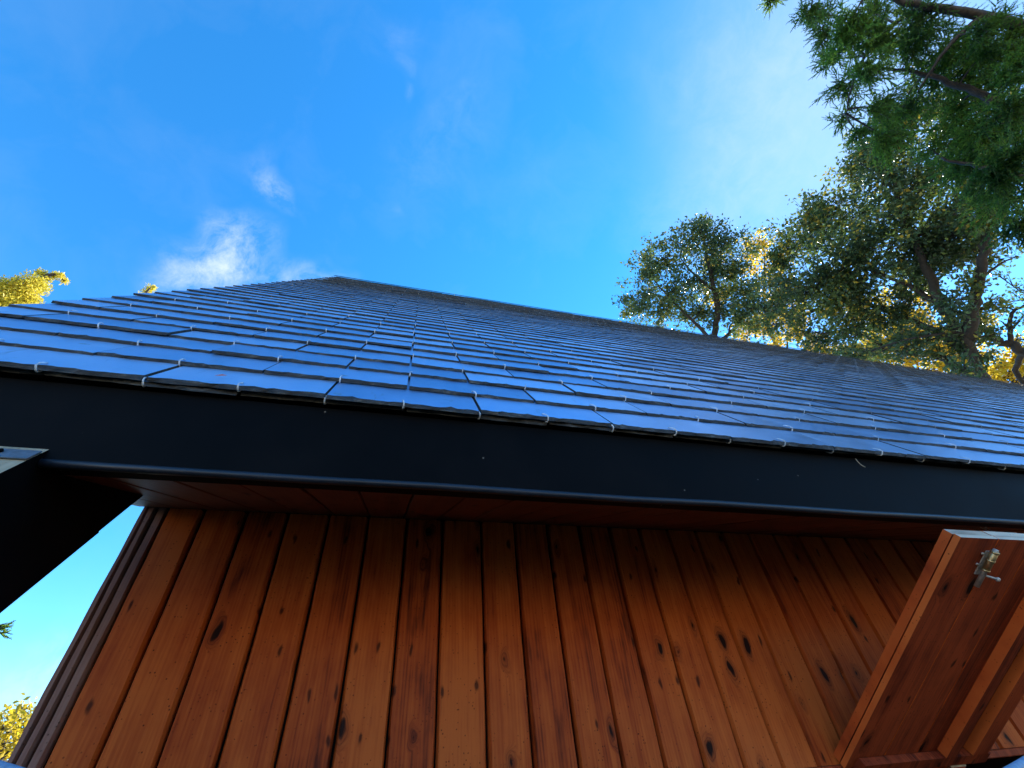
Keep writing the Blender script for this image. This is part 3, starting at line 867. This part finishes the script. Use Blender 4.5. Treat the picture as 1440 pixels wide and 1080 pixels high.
broadleaf('bare_oak_tree', 'nearly bare oak with twisting limbs at the right edge, with added unseen crown off-frame', 'tree', gb, limbs, px_clumps(cl, D, 0.3), L_OAK, BARK, 0.09, 20, (0.3, 0.7), 1.8, 0.15, None, twig_n=9)

# --- near conifer, boughs hanging in from the right -----------------------------
def sprigs(P, A_, length, tint):
    """needle sprigs: stem blade plus short needles; P origin, A_ axis"""
    n = len(P)
    A_ = A_ / (np.linalg.norm(A_, axis=1, keepdims=True) + 1e-9)
    ref = unit(n); B_ = np.cross(A_, ref); B_ /= np.linalg.norm(B_, axis=1, keepdims=True) + 1e-9
    C_ = np.cross(A_, B_)
    L_ = (length * rng.uniform(0.6, 1.3, n))[:, None]
    Vs, Fs, Ts = [], [], []; nv = 0
    for Wv in (B_, C_):
        w = 0.0075
        V = np.stack([P - Wv * w, P + A_ * L_ * 0.9 + Wv * w * .6, P + A_ * L_, P + Wv * w], 1).reshape(-1, 3)
        i = np.arange(n)[:, None] * 4
        Fs.append(np.concatenate([i + [[0, 1, 3]], i + [[1, 2, 3]]], 1).reshape(-1, 3) + nv)
        Vs.append(V); Ts.append(np.repeat(tint * 0.7, 4)); nv += len(V)
    K = 10
    for k in range(K):
        u = (k + rng.random((n, 1))) / K
        th = k * 2.4 + rng.uniform(0, 1, (n, 1))
        side = B_ * np.cos(th) + C_ * np.sin(th)
        o = P + A_ * L_ * u
        nl = 0.021 * rng.uniform(0.7, 1.2, (n, 1)) * (1.1 - 0.4 * u)
        d = side * 0.8 + A_ * 0.65
        tip = o + d * nl
        w = np.cross(d, A_); w /= np.linalg.norm(w, axis=1, keepdims=True) + 1e-9
        V = np.stack([o - A_ * 0.0042 - w * 0.001, o + A_ * 0.0042 + w * 0.001, tip], 1).reshape(-1, 3)
        Fs.append((np.arange(n)[:, None] * 3 + np.array([[0, 1, 2]])) + nv)
        Vs.append(V); Ts.append(np.repeat(np.clip(tint + rng.normal(size=n) * .06, 0, 1), 3)); nv += len(V)
    return np.concatenate(Vs), np.concatenate(Fs), np.concatenate(Ts)

def conifer(label, base, trunk, boughs, sprays, mat, slen, nsp, tint_rng, name='conifer_tree', cat='tree', droop=0.5, extra=None, group=None):
    base = np.array(base, float)
    r = empty(name, base, label, cat, group)
    mb = MB(); nodes = []
    P = path(trunk[0], 6); mb.tube(P, np.linspace(trunk[1], trunk[2], len(P)), 10)
    nodes += list(P)
    for pts, r0, r1 in boughs:
        P = path(pts, 6, r0 * 0.1); mb.tube(P, np.linspace(r0, r1, len(P)), 7); nodes += list(P)
    NP = np.array(nodes)
    LV, LF, LT = [], [], []; nv = 0
    for c, rad in sprays:
        c = np.array(c)
        j = int(np.argmin(np.linalg.norm(NP - c, axis=1))); s = NP[j]
        br = path([s, (s + c) / 2 + [0, 0, 0.08 * np.linalg.norm(c - s)], c], 5)
        mb.tube(br, np.linspace(0.014, 0.005, len(br)), 4, cap=False)
        ct = rng.uniform(*tint_rng)
        out = c - s; out /= np.linalg.norm(out) + 1e-6
        nt = max(3, int(nsp * (0.4 + rad * 2.2)))
        for k in range(nt):
            d = unit(1)[0] * 0.9 + out * 0.8 + np.array([0, 0, -droop])
            d /= np.linalg.norm(d)
            st = c + unit(1)[0] * rad * rng.uniform(0, 0.6)
            L_ = rad * rng.uniform(0.5, 1.05)
            e = st + d * L_ + np.array([0, 0, -0.15 * L_])
            tw = path([st, (st + e) / 2 + [0, 0, 0.06 * L_], e], 5)
            mb.tube(tw, np.linspace(0.004, 0.0015, len(tw)), 3, cap=False)
            m = max(5, int(L_ / 0.020))
            u = np.linspace(0.05, 1, m); idx = np.clip(u * (len(tw) - 1), 0, len(tw) - 1.001); i0 = idx.astype(int); fr = (idx - i0)[:, None]
            Pp = tw[i0] * (1 - fr) + tw[i0 + 1] * fr
            ax = e - st; ax /= np.linalg.norm(ax)
            sd = np.cross(ax, [0, 0, 1.0]) + rng.normal(size=3) * 0.2; sd /= np.linalg.norm(sd)
            sg = np.where(np.arange(m) % 2 == 0, 1.0, -1.0)[:, None]
            AX = ax[None] * 0.75 + sd[None] * sg * 0.7 + rng.normal(size=(m, 3)) * 0.25
            AX[-1] = ax
            V, Fc, T = sprigs(Pp, AX, slen, np.clip(ct + rng.normal(size=m) * 0.1, 0, 1))
            LV.append(V); LF.append(Fc + nv); LT.append(T); nv += len(V)
    mb.build('trunk', BARK_C, r, base)
    tris_mesh('crown', np.concatenate(LV), np.concatenate(LF), np.concatenate(LT), mat, r, base)
    return r

D = 7.5
base = (9.6, -1.9, 0.0)
tr = ([base, (9.55, -1.85, 4.5), (9.5, -1.9, 9.0), (9.45, -1.9, 15.0)], 0.30, 0.06)
bg = [([(9.5, -1.9, 8.2), at(1500, 62, 8.2), at(1440, 38, D), at(1380, 22, D), at(1300, 8, D - .2), at(1220, -12, D - .3), at(1130, -20, D - .3)], 0.075, 0.015),
      ([(9.52, -1.9, 6.9), at(1520, 190, 8.2), at(1440, 160, D), at(1370, 130, D), at(1300, 105, D), at(1230, 95, D)], 0.07, 0.012),
      ([(9.52, -1.9, 6.0), at(1520, 280, 8.2), at(1440, 250, D), at(1385, 235, D), at(1330, 225, D)], 0.06, 0.012),
      ([at(1300, 8, D), at(1250, 40, D), at(1205, 100, D - .2), at(1190, 160, D - .2)], 0.03, 0.006),
      ([at(1380, 22, D), at(1330, 70, D - .3), at(1290, 130, D - .4)], 0.03, 0.006)]
cl = [(1085, 0, 12), (1140, 12, 20), (1165, 45, 22), (1195, 55, 36), (1230, 18, 44), (1285, 45, 44), (1172, 85, 18), (1190, 120, 26), (1215, 100, 34), (1185, 165, 16), (1205, 185, 20),
      (1320, 95, 46), (1380, 80, 50), (1430, 70, 36), (1350, 150, 52), (1410, 145, 52), (1225, 150, 30), (1240, 190, 28), (1380, 215, 50), (1430, 220, 44), (1405, 280, 42), (1436, 310, 36),
      (1345, 230, 30), (1340, 60, 40), (1300, 20, 30), (1390, 180, 46), (1350, 110, 50), (1420, 110, 44), (1395, 240, 44), (1440, 265, 44), (1250, 60, 26), (1310, 210, 22), (1270, 150, 20), (1440, 180, 50), (1370, 45, 24), (1200, 25, 30), (1225, 65, 34), (1160, 20, 22)]
conifer('near green conifer with drooping needled boughs hanging in at the upper right', base, tr, bg, px_clumps(cl, D, 0.7), L_CON, 0.10, 33, (0.05, 1.0))

# --- golden conifers sunlit behind the left verge ---------------------------------
def golden(label, base, ctrl, cl, D, size):
    r = empty('golden_conifer', base, label, 'tree', 'golden conifers behind the roof')
    mb = MB(); P = path(ctrl, 6); mb.tube(P, np.linspace(0.14, 0.012, len(P)), 7)
    LV, LF, LT = [], [], []; nv = 0
    for c, rad in px_clumps(cl, D, 0.25):
        j = int(np.argmin(np.linalg.norm(P - c, axis=1)))
        mb.tube(path([P[j], (P[j] + c) / 2, c], 3), 0.012, 4, cap=False)
        n = int(2600 * rad ** 1.25) + 40
        q = c + unit(n) * rad * rng.uniform(0.1, 1.05, (n, 1))
        tt = np.clip(rng.uniform(0.3, 0.8) + rng.normal(size=n) * 0.2, 0, 1)
        V, Fc, T = leaves(q, size, tt, 3.0, 0.2, np.array([[0.35, 0, 0.5]]))
        LV.append(V); LF.append(Fc + nv); LT.append(T); nv += len(V)
    # rest of the crown, down to the ground (behind the roof)
    for k in range(26):
        u = k / 26
        c = np.array(base) + (P[-1] - np.array(base)) * (0.12 + 0.62 * u) + rng.normal(size=3) * 0.25 * (1.2 - u)
        n = 260
        q = c + unit(n) * rng.uniform(0.1, 1.0, (n, 1)) * (1.25 - u * 0.8)
        V, Fc, T = leaves(q, size * 1.6, np.clip(0.4 + rng.normal(size=n) * 0.2, 0, 1), 3.0, 0.2)
        LV.append(V); LF.append(Fc + nv); LT.append(T); nv += len(V)
    mb.build('trunk', BARK_C, r, base)
    tris_mesh('crown', np.concatenate(LV), np.concatenate(LF), np.concatenate(LT), L_GOLD, r, base)
D = 19.0
b0 = at(-40, 440, D); base = (b0[0], b0[1], 0.0)
golden('sunlit yellow conifer with a drooping tip at the left edge', base, [base, at(-30, 440, D), at(15, 420, D), at(42, 402, D), at(60, 390, D), at(78, 386, D), at(91, 396, D)],
       [(-30, 430, 36), (-8, 415, 26), (0, 428, 28), (18, 414, 24), (30, 410, 18), (10, 432, 24), (40, 398, 14), (36, 425, 16), (20, 400, 10), (30, 428, 16), (38, 408, 17), (52, 396, 13), (58, 404, 10), (45, 425, 10), (66, 390, 7), (76, 387, 5), (84, 388, 4), (90, 395, 4), (0, 400, 8), (55, 384, 6), (8, 440, 18), (-20, 455, 30)], D, 0.085)
D = 21.0
b0 = at(196, 440, D); base = (b0[0], b0[1], 0.0)
golden('small yellow conifer tip just showing above the slate verge', base, [base, at(190, 445, D), at(197, 425, D), at(205, 412, D), at(213, 403, D)],
       [(198, 418, 6), (205, 411, 6), (211, 406, 6), (216, 404, 3), (194, 424, 6), (188, 440, 14)], D, 0.075)

# --- low trees at the lower left and one dark near spray ---------------------------
D = 15.0
T0 = at(-20, 1120, D); gb = np.array([T0[0], T0[1], 0.0])
limbs = [([gb, T0, at(-5, 1060, D), at(10, 1030, D), at(25, 1005, D)], 0.12, 0.02), ([at(-8, 1075, D), at(20, 1050, D), at(40, 1020, D)], 0.05, 0.012)]
cl = [(18, 1010, 16), (0, 1022, 20), (30, 1002, 12), (36, 1020, 14), (8, 1045, 22), (28, 1045, 18), (-15, 1040, 30), (5, 1072, 24), (26, 1070, 18), (-20, 1080, 36), (15, 1100, 26)]
broadleaf('autumn_tree', 'low yellow-green tree at the lower left beyond the wall corner', 'tree', gb, limbs, px_clumps(cl, D, 0.8), L_YEL, BARK, 0.11, 40, (0.0, 0.6), 1.7, 0.0, None, twig_n=12)

D = 6.0
T0 = at(-160, 930, D); base = np.array([T0[0] - 0.3, T0[1], 0.0])
conifer('dark conifer spray poking in at the left edge below the beam', base, ([base, T0 - [0.2, 0, 0], T0 + [-0.3, 0, 2.0], T0 + [-0.3, 0, 4.5]], 0.12, 0.02),
        [([T0 - [0.1, 0, 0], at(-80, 905, D), at(-20, 892, D)], 0.025, 0.006)],
        [(at(-16, 890, D), 0.10), (at(-8, 887, D), 0.07), (at(-60, 900, D), 0.25), (at(-110, 900, D), 0.3)], L_CON, 0.075, 5, (0.0, 0.3), droop=-0.1)

# ------------------------------------------------------------------ ground
mb = MB()
mb.add([(-600, -600, 0), (600, -600, 0), (600, 600, 0), (-600, 600, 0)], [(0, 1, 2, 3)])
g = mb.build('ground', GROUND); g['kind'] = 'structure'

# unseen slope added behind the camera to bounce and soften light on the wall
hv, hf = [], []
NA, NRr = 90, 8
for i in range(NA + 1):
    a_ = math.radians(-100) + math.radians(200) * i / NA          # 0 = straight back (-Y)
    ridge = 7.5 + 3.0 * math.sin(a_ * 5 + 1) + 1.8 * math.sin(a_ * 13) + rng.uniform(-1.4, 1.4)
    fade = min(1.0, (1 - abs(i / NA - 0.5) * 2) * 6)
    for j in range(NRr + 1):
        u = j / NRr
        r_ = 22 + 26 * u
        hv.append((math.sin(a_) * r_, -math.cos(a_) * r_, -0.05 + ridge * fade * (3 * u * u - 2 * u ** 3) + rng.uniform(-0.5, 0.5) * u * fade))
for i in range(NA):
    for j in range(NRr):
        q = i * (NRr + 1) + j
        hf.append((q, q + 1, q + NRr + 2, q + NRr + 1))
mb = MB(); mb.add(hv, hf, 0, 0.5, True)
h_ = mb.build('added_bounce_slope', BOUNCE_SLOPE); h_['kind'] = 'structure'

# ------------------------------------------------------------------ light and sky
SUN = np.array([0.741, 0.40, 0.54]); SUN /= np.linalg.norm(SUN)
sun_el = math.asin(SUN[2]); sun_az = math.atan2(SUN[0], SUN[1])
ld = bpy.data.lights.new('sun', 'SUN'); ld.energy = 5.0; ld.angle = math.radians(0.5); ld.color = (1.0, 0.93, 0.80)
lo = bpy.data.objects.new('sun', ld); COL.objects.link(lo)
lo.rotation_euler = Vector(SUN).to_track_quat('Z', 'Y').to_euler()
lo.location = (0, 0, 30)

w = NT('World', world=True); sc.world = w.owner
sky = w.n('ShaderNodeTexSky', dict(sky_type='NISHITA', sun_disc=False, sun_elevation=sun_el, sun_rotation=sun_az, altitude=1500.0, air_density=1.0, dust_density=0.06, ozone_density=3.0))
hs = w.n('ShaderNodeHueSaturation', None, Saturation=1.30, Hue=0.496, Value=1.0, Color=sky.outputs[0])
dirv = w.n('ShaderNodeTexCoord').outputs['Generated']
skyc = hs.outputs[0]
# thin drifting cloud: ragged noise gathered round a few directions
nz = w.n('ShaderNodeTexNoise', None, Vector=dirv, Scale=5.0, Detail=3.0)
wv_ = w.n('ShaderNodeVectorMath', dict(operation='MULTIPLY_ADD'), i_0=nz.outputs[1], i_1=(0.16, 0.16, 0.16), i_2=dirv).outputs[0]
rag = w.noise(wv_, 19.0, 9, 0.68)
soft = w.noise(w.scale(wv_, (1, 1, 0.6)), 6.0, 5, 0.6)
total = None
for (px, py, rad, amt) in [(335, 345, .085, .40), (300, 372, .08, .42), (350, 385, .09, .42), (300, 395, .11, .40), (388, 270, .050, .62), (372, 240, .045, .22), (402, 300, .035, .30), (455, 385, .05, .45), (420, 398, .07, .42), (290, 300, .035, .28), (325, 320, .05, .30), (260, 395, .06, .30), (570, 100, .025, .22), (574, 135, .02, .25), (560, 60, .05, .10), (660, 170, .10, .08), (600, 230, .12, .07), (550, 295, .03, .18), (30, 985, .10, .75), (1150, 150, .30, .10), (1000, 330, .25, .14), (1040, 60, .2, .10)]:
    v = ray(px, py) + np.array([0.0, 0, 0])
    d = w.n('ShaderNodeVectorMath', dict(operation='DISTANCE'), i_0=wv_, i_1=tuple(v + 0.08)).outputs['Value']
    m_ = w.math('MULTIPLY', w.maprange(d, rad * 0.15, rad, amt * 0.58, 0.0, True), w.maprange(rag, 0.36, 0.68, 0.08, 1.25))
    total = m_ if total is None else w.math('ADD', total, m_)
sun_glow = w.n('ShaderNodeVectorMath', dict(operation='DISTANCE'), i_0=dirv, i_1=tuple(ray(1235, 150))).outputs['Value']  # smooth pale halo: glow of the sun painted into the sky colour
total = w.math('ADD', total, w.maprange(sun_glow, 0.03, 0.48, 0.42, 0.0, True))
total = w.math('ADD', total, w.maprange(soft, 0.45, 0.85, 0.0, 0.07))
fac = w.math('MINIMUM', total, 0.85)
skyc = w.mix(fac, skyc, (1.75, 2.05, 2.35))
bg_ = w.n('ShaderNodeBackground', None, Color=skyc, Strength=0.15)
wo = w.t.nodes.new('ShaderNodeOutputWorld'); w.t.links.new(bg_.outputs[0], wo.inputs[0])

sc.view_settings.view_transform = 'Standard'
sc.view_settings.look = 'None'
sc.view_settings.exposure = 1.78
sc.view_settings.gamma = 1.0
sc.view_settings.use_curve_mapping = False
sc.render.engine = 'CYCLES'
sc.cycles.max_bounces = 8
